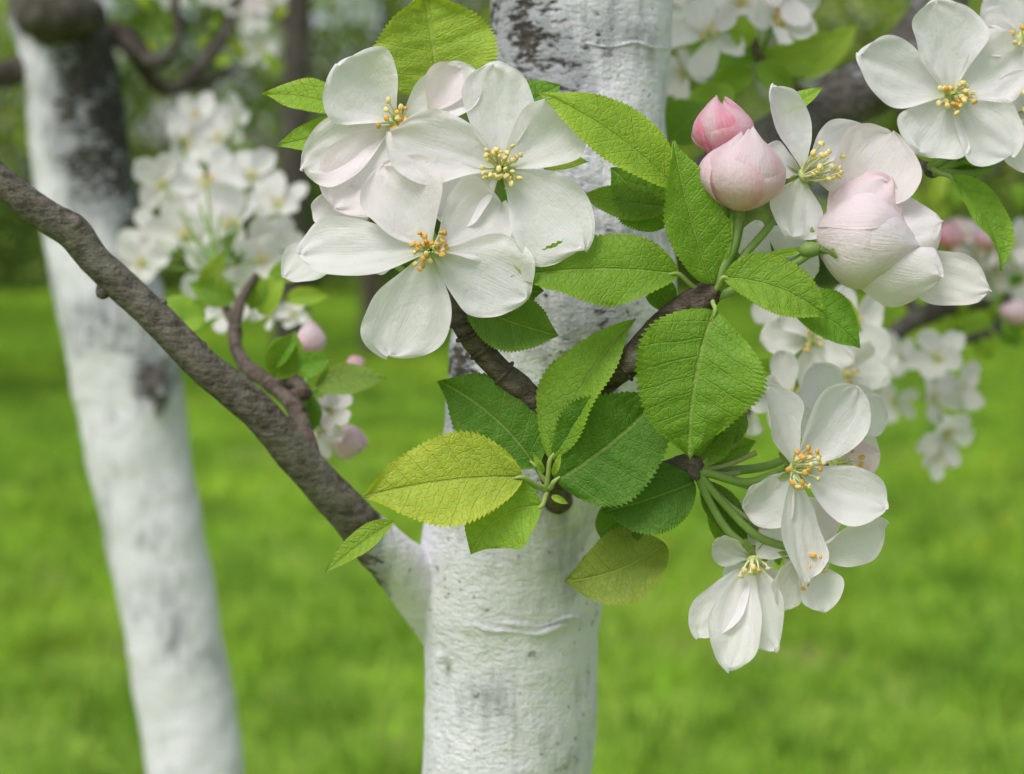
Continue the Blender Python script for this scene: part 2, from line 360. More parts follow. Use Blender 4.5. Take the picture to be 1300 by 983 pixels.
DK=(.092,.20,.022);MD=(.15,.31,.028);LT=(.25,.41,.042);YG=(.34,.48,.058);OL=(.18,.27,.045)
def leaf(bt,b,t,w,col=MD,n=(0,.2),fold=.25,bow=10,bend=0,roll=0,twist=0,ruf=.075,seed=0,hi=True,stem=None,fd=None):
    fn=(lambda p:H(*p)) if fd is None else (lambda p:F(p[0],p[1],fd-(p[2] if len(p)>2 else 0)*K))
    B=fn(b);T=fn(t);k=B[1]/FL
    r=np.random.default_rng(seed+77); cc=np.array(col)*r.uniform(.88,1.15)*np.array([r.uniform(.9,1.15),1,1])
    if twist==0: twist=r.uniform(-.25,.25)
    sheet(bt.l,B,T,w*k,[n[0],-1,n[1]],'leaf',129 if hi else 24,21 if hi else 7,cup=r.uniform(-.12,.12),fold=fold,bow=bow*k*1.2,bend=bend*k,roll=roll,twist=twist,ruf=ruf,col=tuple(cc),seed=seed,serr=.10 if hi else 0,pucker=.016 if hi else 0)
    if stem is not None:
        S0=fn(stem); tube(bt.s,[S0,(S0+B)/2+np.array([0,.0,-2*k]),B,B+(T-B)*.06],[3.8*k,3.2*k,3*k,1.5*k],8,12,col=(.34,.45,.13))
# ================================================================= MAIN TREE
tree=empty('apple_tree'); bt=Bot()
def g(P,x,y,d,sx,sy,amp):
    c=F(x,y,d); k=d/FL
    return amp*np.exp(-((P[...,0]-c[0])/(sx*k))**2-((P[...,2]-c[2])/(sy*k))**2)
DT=.52
def trunkcol(P):
    v=np.full(P.shape[:2],1.03)
    v-=g(P,700,110,DT,60,80,.46)+g(P,745,420,DT,60,120,.50)+g(P,650,30,DT,50,80,.46)+g(P,800,190,DT,30,40,.30)+g(P,585,470,DT,34,50,.66)+g(P,700,250,DT,60,50,.40)+g(P,780,50,DT,50,50,.25)+g(P,600,560,DT,40,60,.3)+g(P,700,560,DT,60,60,.3)+g(P,600,830,DT,26,40,.2)+g(P,710,700,DT,24,50,.2)
    v-=np.clip((.35-P[...,2])/.5,0,1)*.4
    return np.stack([v,0*v,0*v+.5],-1)
kT=DT/FL
tr=[(655,4900,118+40),(650,3000,118),(645,1500,112),(645,1100,108),(645,980,106),(647,890,108),(650,800,112),(650,750,117),(654,700,119),(662,640,118),(680,560,118),(702,460,128),(722,380,136),(728,300,126),(732,220,116),(736,120,113),(737,0,116),(738,-150,118),(736,-500,108),(725,-1100,95)]
pts=[F(x,y,DT) for x,y,r in tr]; rad=[r*kT for *_,r in tr]
tube(bt.b,pts[:4],rad[:4],48,80,nz=.05,nsc=25,colf=trunkcol,cap=False)
tube(bt.b,pts[3:18],rad[3:18],130,300,nz=.065,nsc=38,knob=.0,colf=trunkcol,cap=False)
tube(bt.b,pts[17:],rad[17:],48,60,nz=.05,nsc=25,colf=trunkcol,cap=True)
for (y,x,rr,w,o_) in ((766,650,117,4.5,0),(757,652,116,3.5,1),(283,728,123,3,3),(205,733,116,3,2),(520,690,122,3,4),(60,737,115,2.5,5),(640,662,118,2.5,6)):
    th=np.linspace(-2.6+o_*.1,-.5+o_*.12,40); C=F(x,y,DT)
    ring=[C+np.array([math.cos(t)*rr*kT*.985,math.sin(t)*rr*kT*.985,(5*math.sin(2*t+1)+3*math.sin(5*t)-6*math.cos(t)+2*math.sin(11*t))*kT]) for t in th]
    tube(bt.b,ring,[max(.2,w*math.sin(math.pi*i/39)*(.65+.35*math.sin(9*t+y)))*kT for i,t in enumerate(th)],8,160,nz=.6,nsc=200,cap=True,colf=lambda P:np.broadcast_to(np.array([.98,0,0.]),P.shape))
for (x,y,rr) in ((560,835,8),(604,880,5),(700,800,6),(775,130,9),(668,860,5)):
    yy=F(x,y,DT-.0275+abs(x-652)*kT*.25); blob(bt.b,yy,[0.1,-1,0.1],rr*kT,3.5*kT,(.75,0,0),8,12)
# diagonal branch
def brcol(P):
    x=P[...,0]/(.49/FL)+650
    v=np.clip((x-452)/45,0,1)*1.15-.15
    return np.stack([v,0*v,0*v],-1)
db=[(-420,-180,.45,18),(-200,40,.455,18),(0,228,.46,18.5),(60,275,.463,20),(95,297,.465,22),(125,335,.467,20),(200,405,.47,20.5),(262,468,.473,21.5),(330,525,.477,22),(385,590,.482,23.5),(440,650,.49,26),(485,697,.50,31),(528,738,.514,38),(572,790,.53,42),(610,850,.54,36),(625,900,.54,20)]
tube(bt.b,[F(x,y,d) for x,y,d,r in db],[r*d/FL for x,y,d,r in db],48,360,nz=.12,nsc=70,knob=.12,colf=brcol)
for (x,y,dx,dy,d,r,l) in ((95,283,16,-14,.462,11,24),(130,372,-8,16,.467,10,18),(205,385,12,-10,.47,8,18),(345,560,-14,12,.478,9,18),(255,440,14,-12,.472,8,18)):
    tube(bt.b,[F(x-dx,y-dy,d),F(x,y,d),F(x+dx*.4,y+dy*.4,d)],[r*d/FL,r*.95*d/FL,r*.5*d/FL],14,16,nz=.25,nsc=200,col=(0,0,0))
BR=(0,.45,0);
def spur(pp,nz=.16,n=90,seg=22,col=BR,knob=.25):
    tube(bt.b,[H(x,y,o) for x,y,o,r in pp],[r*K for *_,r in pp],seg,n,nz=nz,nsc=150,knob=knob,col=col)
# central spur system
spur([(712,640,-400,20),(708,632,-330,19),(702,618,-230,14),(697,598,-130,13),(698,560,-70,14),(712,520,-50,15)])
spur([(700,560,-60,13),(693,525,-45,15),(660,492,-35,16),(625,460,-30,15),(598,425,-25,18),(580,388,-20,16),(570,362,-15,12)])
spur([(700,545,-60,14),(735,508,-40,16),(775,478,-25,18),(812,450,-15,19),(842,418,-8,21),(868,398,-5,23),(893,378,-2,20),(905,362,0,14)])
spur([(700,610,-150,12),(760,615,-120,12),(820,605,-80,13),(850,600,-60,15),(878,590,-45,14),(890,598,-40,9)])
for (x,y,o,a,b_) in ((583,380,-15,-14,-6),(640,470,-28,12,-14),(770,480,-20,-10,-14),(850,408,0,-16,-8),(830,440,-5,12,10),(880,600,-35,10,14)):
    blob(bt.b,H(x,y,o),[a,-3,-b_],8*K,12*K,BR,8,10)
for (x,y,o,dx,dy,rr) in ((855,410,-6,20,-18,23),(838,424,-9,20,-20,22),(822,441,-12,22,-22,21),(790,467,-22,25,-20,20),(590,408,-22,-8,-20,19),(598,425,-25,-10,-22,19),(612,445,-27,-16,-20,17),(640,474,-32,-20,-17,17)):
    C=H(x,y,o); t=nrmz([dx,0,-dy]); e1=np.cross(t,[0,1,0]); e2=np.array([0,1.,0]); th=np.linspace(0,2*np.pi,24)
    tube(bt.b,[C+(e1*math.cos(q_)+e2*math.sin(q_))*rr*.98*K for q_ in th],[2.6*K]*24,6,60,nz=.4,nsc=300,col=BR,cap=False)
# ---- leaves of spur bases
leaf(bt,(664,606,10),(460,632,30),116,YG,n=(-.05,.35),fold=.18,bow=16,bend=12,seed=1,stem=(694,620,-20))
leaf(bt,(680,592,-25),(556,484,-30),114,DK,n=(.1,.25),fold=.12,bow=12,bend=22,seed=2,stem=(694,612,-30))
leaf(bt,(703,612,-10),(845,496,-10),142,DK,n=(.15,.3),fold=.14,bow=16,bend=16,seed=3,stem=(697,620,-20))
leaf(bt,(688,642,0),(598,704,20),92,LT,n=(-.1,.3),fold=.2,bow=14,bend=32,seed=4,stem=(694,624,-20))
leaf(bt,(698,585,-10),(806,404,-10),88,MD,n=(-.75,.2),fold=.45,bow=8,bend=-26,seed=5,twist=.01,stem=(694,618,-20))
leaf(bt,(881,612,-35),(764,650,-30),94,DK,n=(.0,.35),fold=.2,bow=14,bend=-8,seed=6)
leaf(bt,(845,690,-80),(716,738,-80),92,OL,n=(.1,.6),fold=.25,bow=18,bend=-26,seed=7)
leaf(bt,(500,662,60),(412,728,90),32,LT,n=(.2,.9),fold=.5,bow=5,bend=3,seed=8)
leaf(bt,(800,625,-75),(775,700,-85),70,DK,n=(.2,.5),fold=.2,bow=10,seed=9)
for i,(x,y,tx,ty) in enumerate(((690,600,676,575),(702,604,712,575),(700,630,722,640))):
    leaf(bt,(x,y,5),(tx,ty,10),9,LT,fold=.3,seed=20+i,hi=False)
tube(bt.s,[H(640,598,10),H(668,612,-5),H(694,622,-20)],[3*K,4*K,5*K],8,12,col=(.34,.45,.13))
# ---- cluster B leaves
leaf(bt,(858,238,15),(682,116,35),80,LT,n=(-.25,.6),fold=.22,bow=20,bend=14,seed=30,stem=(892,350,0))
leaf(bt,(906,362,15),(857,178,30),84,MD,n=(.25,.1),fold=.28,bow=12,bend=-18,seed=31)
leaf(bt,(862,348,10),(648,352,30),96,MD,n=(-.05,.45),fold=.2,bow=14,bend=12,ruf=.11,seed=32,stem=(893,372,0))
leaf(bt,(700,352,22),(642,306,15),48,LT,n=(.2,.2),fold=.3,bow=6,seed=33)
leaf(bt,(848,288,-40),(775,212,-40),90,MD,n=(.3,.1),fold=.15,bow=10,seed=34)
leaf(bt,(850,262,-30),(735,248,-20),50,MD,n=(0,.5),fold=.25,bow=8,bend=-8,seed=35)
leaf(bt,(918,352,25),(1052,405,35),78,LT,n=(.15,.5),fold=.25,bow=22,bend=-16,seed=36,stem=(905,372,5))
leaf(bt,(1005,385,-10),(1092,442,0),66,MD,n=(.2,.4),fold=.25,bow=18,bend=-10,seed=37)
leaf(bt,(908,392,25),(876,584,40),164,MD,n=(.0,.25),fold=.14,bow=24,bend=22,ruf=.08,seed=38,stem=(902,374,5))
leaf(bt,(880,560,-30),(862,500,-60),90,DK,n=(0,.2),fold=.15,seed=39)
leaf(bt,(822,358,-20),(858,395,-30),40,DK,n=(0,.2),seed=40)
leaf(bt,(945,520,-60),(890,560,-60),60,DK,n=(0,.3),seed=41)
leaf(bt,(930,300,10),(905,262,25),14,LT,fold=.3,seed=42); leaf(bt,(915,340,15),(930,268,20),12,LT,fold=.3,seed=43)
leaf(bt,(985,150,-20),(1045,112,-20),26,LT,n=(0,.5),fold=.3,seed=44)
leaf(bt,(960,330,5),(1035,315,15),12,LT,fold=.3,bow=12,seed=45)
leaf(bt,(912,350,-10),(945,285,-10),16,MD,fold=.3,bow=8,seed=46)
# ---- cluster A leaves
leaf(bt,(560,128,-70),(540,-10,-60),168,YG,n=(0,.1),fold=.08,bow=8,seed=50)
leaf(bt,(440,140,-60),(333,120,-60),48,LT,n=(0,.5),fold=.25,bow=10,bend=10,seed=51)
leaf(bt,(475,165,-70),(350,186,-60),48,LT,n=(0,.6),fold=.25,bow=10,seed=52)
leaf(bt,(640,150,-60),(712,108,-70),55,MD,n=(0,.3),seed=53); leaf(bt,(668,160,-70),(690,110,-80),60,DK,seed=54)
leaf(bt,(690,215,-40),(748,205,-30),24,LT,n=(0,.5),fold=.3,seed=55)
leaf(bt,(592,385,-10),(710,426,-10),80,DK,n=(-.1,.35),fold=.2,bow=10,bend=10,seed=56)
leaf(bt,(575,375,-30),(690,370,-50),70,DK,n=(0,.3),seed=57)
leaf(bt,(570,370,-30),(500,340,-60),70,DK,n=(0,.3),seed=58)
leaf(bt,(640,240,-60),(665,290,-70),40,MD,n=(0,.3),seed=59)
# ---- cluster A flowers
heroflower(bt,(547,318,38),(.05,.05),[
 (495,455,34,108,{'cup':.24,'bow':-4}),(664,384,32,112,{'cup':.2,'bend':-8}),(382,324,8,84,{'cup':.35,'n':(-.1,.5),'bow':10}),
 (482,210,15,108,{'cup':.4,'pink':.045}),(640,260,5,108,{'cup':.3,'pink':.03})],1,nst=28,oran=.75,stem=[(560,345,0),(572,372,-15)])
heroflower(bt,(637,215,8),(.05,.1),[
 (627,80,0,90,{'cup':.32}),(736,136,22,90,{'cup':.4}),(744,314,30,112,{'cup':.22}),(552,272,5,86,{'cup':.3}),(497,165,22,96,{'cup':.38,'pink':.02})],2,nst=36,oran=.0,ln=40,stem=[(625,270,-30),(585,340,-25),(574,370,-15)])
heroflower(bt,(505,155,-25),(-.15,.2),[
 (424,86,-10,112,{'cup':.38}),(384,214,-22,84,{'cup':.4,'pink':.05}),(612,96,-20,80,{'cup':.55,'n':(.2,.7)}),(428,268,-6,110,{'cup':.35,'pink':.06}),(560,205,-30,90)],3,nst=18,oran=.8,spread=.6,stem=[(530,250,-50),(565,340,-35),(572,370,-15)])
heroflower(bt,(455,300,-40),(-.5,-.2),[(360,350,-40,62,{'n':(0,.6)}),(424,235,-30,92,{'pink':.07}),(505,330,-40,80)],4,nst=0,stem=[(520,350,-40),(568,368,-20)])
sheet(bt.p,H(545,140,-22),H(584,86,-14),54*K,[.5,-1,.2],'petal',26,17,cup=.75,roll=.4,ruf=.1,col=pinkf(.09,.12),seed=3)
# ---- cluster B buds and flowers
b1=bud(bt,(917,160,0),(-.12,1,.1),35,78,.8,1)
b2=bud(bt,(944,213,22),(.08,1,.25),48,108,.36,2)
hub=H(908,376,0)
def ped(a,mid,r=6.5): tube(bt.s,[a]+[H(*q) for q in mid]+[hub],[r*.95*K]+[r*K]*len(mid)+[r*1.15*K],12,22,nz=.05,nsc=300,col=(.27,.40,.12))
ped(b1,[(922,250,0),(915,310,0)]); ped(b2,[(930,310,15),(916,345,10)],7)
heroflower(bt,(1022,222,-5),(.55,.35),[
 (982,108,10,58,{'cup':.6,'n':(.6,0)}),(1000,302,25,84,{'cup':.35}),(1108,168,0,80,{'cup':.4}),(1160,220,-25,96,{'pink':.04}),(958,200,-10,60)],5,nst=26,ln=64,spread=.45,oran=.0,stem=[(978,285,0),(940,330,5),(912,372,0)])
sheet(bt.p,H(1060,265,5),H(1130,166,15),112*K,[.2,-1,.3],'petal',40,31,cup=.5,bow=10*K,ruf=.09,col=pinkf(.06,.12),seed=12)
b3=bud(bt,(1106,304,14),(1,-.12,.2),55,136,.12,5)
sheet(bt.p,H(1052,320,20),H(1194,352,56),108*K,[.0,-1,-.1],'petal',40,31,cup=-.6,bow=22*K,ruf=.08,col=pinkf(.03,.07),seed=21)
sheet(bt.p,H(1048,302,30),H(1132,228,35),96*K,[-.2,-1,.4],'petal',40,31,cup=-.5,bow=18*K,ruf=.09,col=pinkf(.12,.26),seed=22)
sheet(bt.p,H(1088,300,25),H(1196,284,35),96*K,[.2,-1,.4],'petal',40,31,cup=-.35,bow=14*K,ruf=.09,col=pinkf(.03,.14),seed=24)
sheet(bt.p,H(1110,332,5),H(1254,368,20),72*K,[.0,-1,.3],'petal',40,31,cup=.3,bow=-8*K,ruf=.09,col=pinkf(.03,.14),seed=23)
sepals(bt,H(1040,316,20),[1,-.2,.1],K*1.3,9,34,.5)
ped(H(1034,318,18),[(1000,338,8),(950,362,5)],6.5)
heroflower(bt,(985,330,-60),(.2,.4),[(935,300,-60,60),(1010,290,-50,60),(1040,340,-60,60)],6,nst=0)
# ---- cluster C
hc=(884,598,-40)
heroflower(bt,(1010,596,5),(.4,.1),[
 (944,646,-5,66,{'cup':.4,'bend':-14,'n':(-.2,.1),'tw':.4}),(976,488,0,60,{'cup':.6,'tw':-.4}),(1088,490,-8,84,{'cup':.45}),(1122,650,0,78,{'cup':.4,'tw':.3}),(1022,744,25,66,{'cup':.45,'bend':8,'tw':.3})],7,nst=24,ln=44,spread=.75,oran=.85,stem=[(950,612,-30),(905,602,-38),hc])
heroflower(bt,(1018,706,-22),(.5,-.5),[
 (1126,668,-10,62,{'cup':.6,'tw':.4}),(1048,776,-5,62,{'cup':.5}),(985,768,-20,60),(966,672,-40,60,{'cup':.5}),(1062,636,-40,60,{'pink':.1})],8,nst=14,ln=36,oran=.85,stem=[(960,680,-40),(915,635,-42),hc])
heroflower(bt,(958,712,-40),(-.1,-.75),[
 (928,852,0,66,{'cup':.7,'bend':12,'tw':.5,'n':(-.5,0)}),(985,826,-10,66,{'cup':.5,'tw':-.4}),(886,810,-30,58,{'cup':.5,'n':(-.4,.2)}),(1008,768,-50,60),(905,688,-50,56)],9,nst=8,ln=28,oran=.3,stem=[(925,675,-45),(900,635,-42),hc])
heroflower(bt,(1060,590,-60),(.6,.3),[(1117,574,-50,38,{'cup':.6,'pink':.2}),(1078,650,-60,56),(1040,560,-50,60),(1062,508,-65,50)],10,nst=8,oran=.9,stem=[(980,620,-60),(900,600,-45)])
heroflower(bt,(985,690,-110),(-.2,.4),[(925,650,-110,60),(930,760,-110,62),(1050,720,-110,64),(1055,650,-110,66),(985,612,-110,60)],14,nst=10,oran=.6,stem=[(930,650,-80),(890,610,-50)])
heroflower(bt,(1062,545,-150),(.3,.3),[(985,520,-150,66),(1035,462,-150,66),(1118,505,-150,72),(1110,600,-150,60),(1030,610,-150,60)],15,nst=10,oran=.6,stem=[(980,590,-100),(890,600,-50)])
for i,(x,y) in enumerate(((935,560),(960,575),(920,640),(950,660),(940,600),(930,545))):
    tube(bt.s,[H(*hc),H((x+884)/2,(y+598)/2+4,-45),H(x,y,-50)],[4.2*K,3.6*K,3.6*K],8,12,col=(.34,.40,.15))
leaf(bt,(880,590,-45),(935,520,-60),50,MD,seed=61); leaf(bt,(890,610,-45),(950,690,-80),44,DK,seed=62); leaf(bt,(885,585,-60),(960,560,-70),40,MD,seed=63)
leaf(bt,(900,640,-120),(960,720,-130),44,MD,seed=64)
# ---- top right cluster
heroflower(bt,(1207,122,-110),(.02,.05),[
 (1192,0,-105,94,{'cup':.35}),(1090,72,-100,84,{'cup':.4}),(1166,198,-95,98,{'cup':.25}),(1286,198,-95,90,{'cup':.25}),(1302,62,-115,90)],11,nst=30,ln=34,oran=.35,stem=[(1204,190,-150),(1180,214,-160)])
heroflower(bt,(1312,140,-120),(-.2,0),[(1250,150,-150,60),(1300,222,-110,74),(1262,104,-120,60),(1380,180,-110,80),(1360,60,-110,80)],12,nst=16,oran=.2,stem=[(1250,215,-160),(1185,218,-160)])
heroflower(bt,(1300,50,-130),(-.1,.1),[(1238,38,-120,66),(1262,-15,-130,70),(1300,108,-140,70),(1370,10,-130,80)],13,nst=12,oran=.2,stem=[(1260,180,-170),(1185,218,-160)])
leaf(bt,(1206,224,-130),(1272,344,-110),58,MD,n=(.5,.3),fold=.3,bow=8,bend=-34,seed=70,stem=(1180,212,-160))
leaf(bt,(1185,205,-150),(1130,170,-150),26,LT,seed=71,n=(0,.5)); leaf(bt,(1215,205,-150),(1300,185,-160),40,MD,seed=72,n=(0,.5)); leaf(bt,(1190,215,-170),(1260,200,-180),50,DK,seed=73)
# limb behind to the right (attached to the trunk)
lim=[(760,330,.53,55),(850,270,.56,40),(930,215,.60,36),(1010,165,.64,36),(1075,125,.66,38),(1130,95,.68,36),(1180,30,.70,33),(1215,-70,.72,28),(1260,-300,.74,24)]
tube(bt.b,[F(x,y,d) for x,y,d,r in lim],[r*d/FL for x,y,d,r in lim],30,140,nz=.14,nsc=60,knob=.1,colf=lambda P:np.stack([np.clip((.02-P[...,0])*10,0,.9)+.18,0*P[...,0],0*P[...,0]],-1))
tube(bt.b,[F(1130,95,.68),F(1160,150,.62),F(1175,190,.54),F(1184,216,.455)],[14*.68/FL,13*.6/FL,12*.5/FL,10*.45/FL],16,50,nz=.2,nsc=150,knob=.3,col=BR)
# ---- cluster left behind, on the diagonal branch
def sp2(pp,n=60): tube(bt.b,[F(x,y,d) for x,y,d,r in pp],[r*d/FL for x,y,d,r in pp],14,n,nz=.25,nsc=150,knob=.5,col=(0,.5,0))
sp2([(400,590,.485,12),(375,520,.50,10),(345,490,.52,9),(310,462,.55,9),(298,430,.57,8),(305,385,.59,7),(325,350,.60,5)])
sp2([(345,490,.52,8),(375,485,.51,9),(388,500,.50,7)])
sp2([(300,420,.57,6),(285,385,.62,5),(275,345,.66,4)])
r=np.random.default_rng(4)
for i,(x,y,d,R) in enumerate(((232,180,.80,48),(285,175,.82,46),(205,235,.78,48),(262,235,.74,54),(318,225,.78,48),(355,262,.76,46),(300,285,.72,54),(235,300,.74,52),(195,300,.80,44),(345,310,.72,46),(180,335,.78,40),(270,345,.70,46),(250,150,.86,38),(290,395,.66,36),(345,395,.66,32),(300,150,.88,34),(225,270,.78,46),(375,400,.66,28),(330,330,.70,44))):
    k=d/FL; N=[r.uniform(-.9,.8),-1,r.uniform(-.4,.9)]
    flower(bt,F(x,y,d),N,R*k,100+i,(14,11),.35,.03,nst=12,stem=F(272+r.uniform(-10,10),345,.665))
for i,(x,y,tx,ty,w,c) in enumerate(((245,410,205,380,40,LT),(262,400,215,412,34,LT),(255,375,285,318,24,LT),(330,400,360,345,34,LT),(350,480,375,420,44,MD),(400,490,490,480,40,OL),(395,500,375,560,38,DK),(375,430,345,470,30,MD),(340,350,420,330,30,LT),(300,380,240,360,34,MD),(360,380,420,375,22,LT),(330,350,318,395,26,MD),(372,470,420,455,30,MD))):
    leaf(bt,(x,y),(tx,ty),w*1.1,c,n=(r.uniform(-.4,.4),r.uniform(0,.6)),hi=False,fd=.60 if i not in(4,5,6,7,12) else .51,seed=200+i)
for (x,y,d,ax,R,L,p) in ((395,428,.54,(.1,1,.2),17,46,.35),(372,500,.52,(.3,1,0),10,22,.6),(452,462,.56,(1,.2,.2),10,26,.6),(445,562,.55,(.9,-.2,.3),20,46,.35)):
    k=d/FL; b_=bud(bt,F(x,y,d),ax,R,L,p,int(x),res=(10,7),kk=k)
    tube(bt.s,[b_,(b_+F(385,510,.51))/2,F(385,510,.505)],[3*k]*3,6,8,col=GRN)
for i,(x,y) in enumerate(((418,520),(405,548))):
    flower(bt,F(x,y,.54),[.5,-1,.2],34*.54/FL,150+i,(12,11),.5,.08,nst=6,stem=F(388,505,.505))
# ---- blurred clusters right, behind
for i,(x,y,d,R,N,p) in enumerate(((1030,432,.53,66,(.1,.1),.03),(1078,410,.56,56,(.5,.4),.03),(1072,476,.55,58,(.6,0),.03),(1005,505,.50,62,(-.1,.1),.03),(945,515,.54,46,(-.5,.1),.04),(1000,380,.56,50,(-.3,.6),.04),(900,45,.60,56,(-.2,.3),.04),(985,25,.6,60,(.4,.2),.03),(868,92,.62,38,(-.6,-.2),.05),(940,5,.62,50,(0,.4),.04),(1000,-10,.6,50,(0,.4),.04),(880,5,.64,44,(-.3,.3),.05),(1105,455,.6,44,(.6,.2),.03),(1040,520,.58,46,(.2,-.2),.03))):
    st=F(1000,470,.56) if y>300 else F(965,75,.62)
    flower(bt,F(x,y,d),[N[0],-1,N[1]],R*d/FL,300+i,(16,13),.3,p,nst=18,stem=st)
tube(bt.b,[F(1060,135,.66),F(1000,110,.64),F(965,75,.62),F(955,40,.62)],[9*.66/FL,8*.64/FL,7*.62/FL,4*.62/FL],12,30,nz=.2,nsc=150,col=BR)
tube(bt.b,[H(885,600,-60),F(930,540,.52),F(975,500,.55),F(1000,470,.56)],[7*K,6*K,5*K,4*K],12,30,nz=.2,nsc=150,col=BR)
for i,(x,y,tx,ty,w,c,d) in enumerate(((965,80,1070,45,36,LT,.62),(960,75,870,60,40,MD,.62),(955,90,900,110,34,LT,.62),(960,80,1010,120,30,MD,.6),(850,180,900,130,60,MD,.58),(930,110,870,160,50,LT,.6),(950,60,930,20,30,LT,.6),(1000,470,1060,520,40,DK,.56),(1000,470,940,480,36,MD,.56),(1000,450,985,400,36,MD,.56),(975,90,1040,90,30,LT,.63),(1040,395,1095,420,50,LT,.5),(880,130,940,170,44,MD,.62),(1020,100,1090,30,34,LT,.66),(1030,80,1010,30,28,YG,.66))):
    leaf(bt,(x,y),(tx,ty),w*1.1,c,n=(r.uniform(-.4,.4),r.uniform(0,.6)),hi=False,fd=d,seed=230+i)
# crown above the frame
for i in range(5):
    a=i*1.3+.4; top=F(730,-900-80*i,DT); e=top+np.array([math.cos(a)*.55,math.sin(a)*.5+.15,.35+.08*i])
    tube(bt.b,[top,(top+e)/2+np.array([0,0,.06]),e],[.014,.010,.004],12,40,nz=.15,nsc=60,knob=.2,col=(0,.2,0))
    for j in range(26):
        t=r.uniform(.35,1); p=top+(e-top)*t+r.normal(size=3)*.05; q=p+r.normal(size=3)*.03
        sheet(bt.l,p,q+nrmz(r.normal(size=3))*.03,.03,[r.uniform(-1,1),-.5,1],'leaf',10,5,fold=.2,col=tuple(np.array(MD)*r.uniform(.8,1.5)))
        if j%3==0: flower(bt,p,[r.uniform(-1,1),-1,.5],.018,500+j+i*40,(7,5),.3,.06,nst=4)
bt.build(tree)
# ================================================================= LEFT TREE
t2=empty('apple_tree.001'); b2t=Bot(); D2=1.0; k2=D2/FL
def t2col(P):
    v=np.full(P.shape[:2],1.05)
    v-=g(P,165,160,D2,55,150,.72)+g(P,90,-10,D2,130,46,1.3)+g(P,125,70,D2,50,60,.45)+g(P,205,480,D2,24,36,.6)+g(P,150,420,D2,70,60,.35)+g(P,185,290,D2,26,70,.45)+g(P,100,180,D2,40,90,.36)+g(P,200,640,D2,20,60,.35)+g(P,150,600,D2,20,90,.2)+g(P,230,800,D2,24,60,.3)
    b=g(P,150,150,D2,70,170,1.)
    v-=np.clip((.3-P[...,2])/.4,0,1)*.3
    return np.stack([v,0*v,b],-1)
lt=[(470,2480,85),(350,1700,72),(262,1100,62),(236,890,60),(211,750,60),(180,600,62),(155,450,68),(122,300,62),(102,200,61),(92,110,60),(80,50,56),(66,15,54),(50,-50,44),(20,-200,38),(-40,-500,30)]
P_=[F(x,y,D2) for x,y,_ in lt];R_=[q*k2 for *_,q in lt]
tube(b2t.b,P_,R_,64,330,nz=.09,nsc=26,knob=.0,colf=t2col)
def br2(pp,col=(0,0.3,0.4),n=70): tube(b2t.b,[F(x,y,d) for x,y,d,_ in pp],[q*d/FL for *_,d,q in pp],12,n,nz=.2,nsc=60,knob=.4,col=col)
br2([(70,30,.98,30),(60,12,.955,34),(62,-10,.96,20)]); br2([(40,22,.98,22),(75,20,.955,30),(120,18,.98,20)])
br2([(80,60,1.,22),(30,85,.99,18),(-20,95,.97,15),(-200,60,.9,12)])
br2([(100,50,1.,20),(150,45,1.02,14),(178,70,1.03,12),(195,105,1.04,10),(225,112,1.05,9),(255,85,1.06,8),(285,45,1.08,7),(300,0,1.1,6),(330,-80,1.1,5)])
br2([(150,45,1.02,10),(190,78,1.0,9),(215,70,1.0,8),(228,40,1.,7),(222,5,1.,6),(230,-60,1.,5)])
br2([(60,-10,1.,20),(110,-60,1.02,16),(200,-200,1.05,12)])
br2([(225,112,1.05,6),(262,105,1.07,5),(300,90,1.1,4)]); br2([(190,470,.985,13),(205,495,.97,10),(200,525,.975,5)],(0.4,0,.4))
for i,(x,y) in enumerate(((300,5),(320,18),(280,-8),(225,-10),(200,-30),(340,0),(330,60))):
    flower(b2t,F(x,y,1.1),[r.uniform(-.5,.5),-1,.3],30*1.1/FL,600+i,(8,6),.3,.05,nst=5,stem=F(305,20,1.1))
for i in range(26):
    x=r.uniform(170,360);y=r.uniform(-60,90); 
    leaf(b2t,(x,y),(x+r.uniform(-30,30),y+r.uniform(-26,26)),15,LT if i%2 else YG,n=(r.uniform(-.4,.4),r.uniform(0,.6)),hi=False,fd=r.uniform(1.05,1.2),seed=640+i)
b2t.build(t2)
# ================================================================= RIGHT TREE (outside the frame, its twigs reach in)
t3=empty('apple_tree.002'); b3t=Bot()
tube(b3t.b,[F(1560,2200,1.3),F(1540,1400,1.3),F(1520,700,1.3),F(1530,300,1.3),F(1550,-200,1.3),F(1560,-700,1.3)],[.05,.045,.042,.04,.03,.015],40,150,nz=.06,nsc=26,colf=lambda P:np.stack([np.full(P.shape[:2],.95)]+[np.zeros(P.shape[:2])]*2,-1))
def br3(pp,n=70): tube(b3t.b,[F(x,y,d) for x,y,d,_ in pp],[q*d/FL for *_,d,q in pp],12,n,nz=.2,nsc=60,knob=.4,col=(0,.1,.3))
br3([(1535,450,1.28,22),(1430,400,1.1,18),(1300,380,.95,15),(1220,385,.88,13),(1165,405,.84,12),(1130,430,.82,9),(1110,470,.8,6)])
br3([(1165,405,.84,8),(1150,360,.84,7),(1180,300,.82,5)]); br3([(1300,380,.95,8),(1260,420,.85,7),(1215,440,.78,5),(1190,500,.75,4)])
br3([(1300,380,.95,8),(1290,340,.9,6),(1250,320,.85,5)]);br3([(1530,200,1.3,18),(1430,120,1.25,13),(1340,60,1.2,10),(1240,40,1.15,7)])
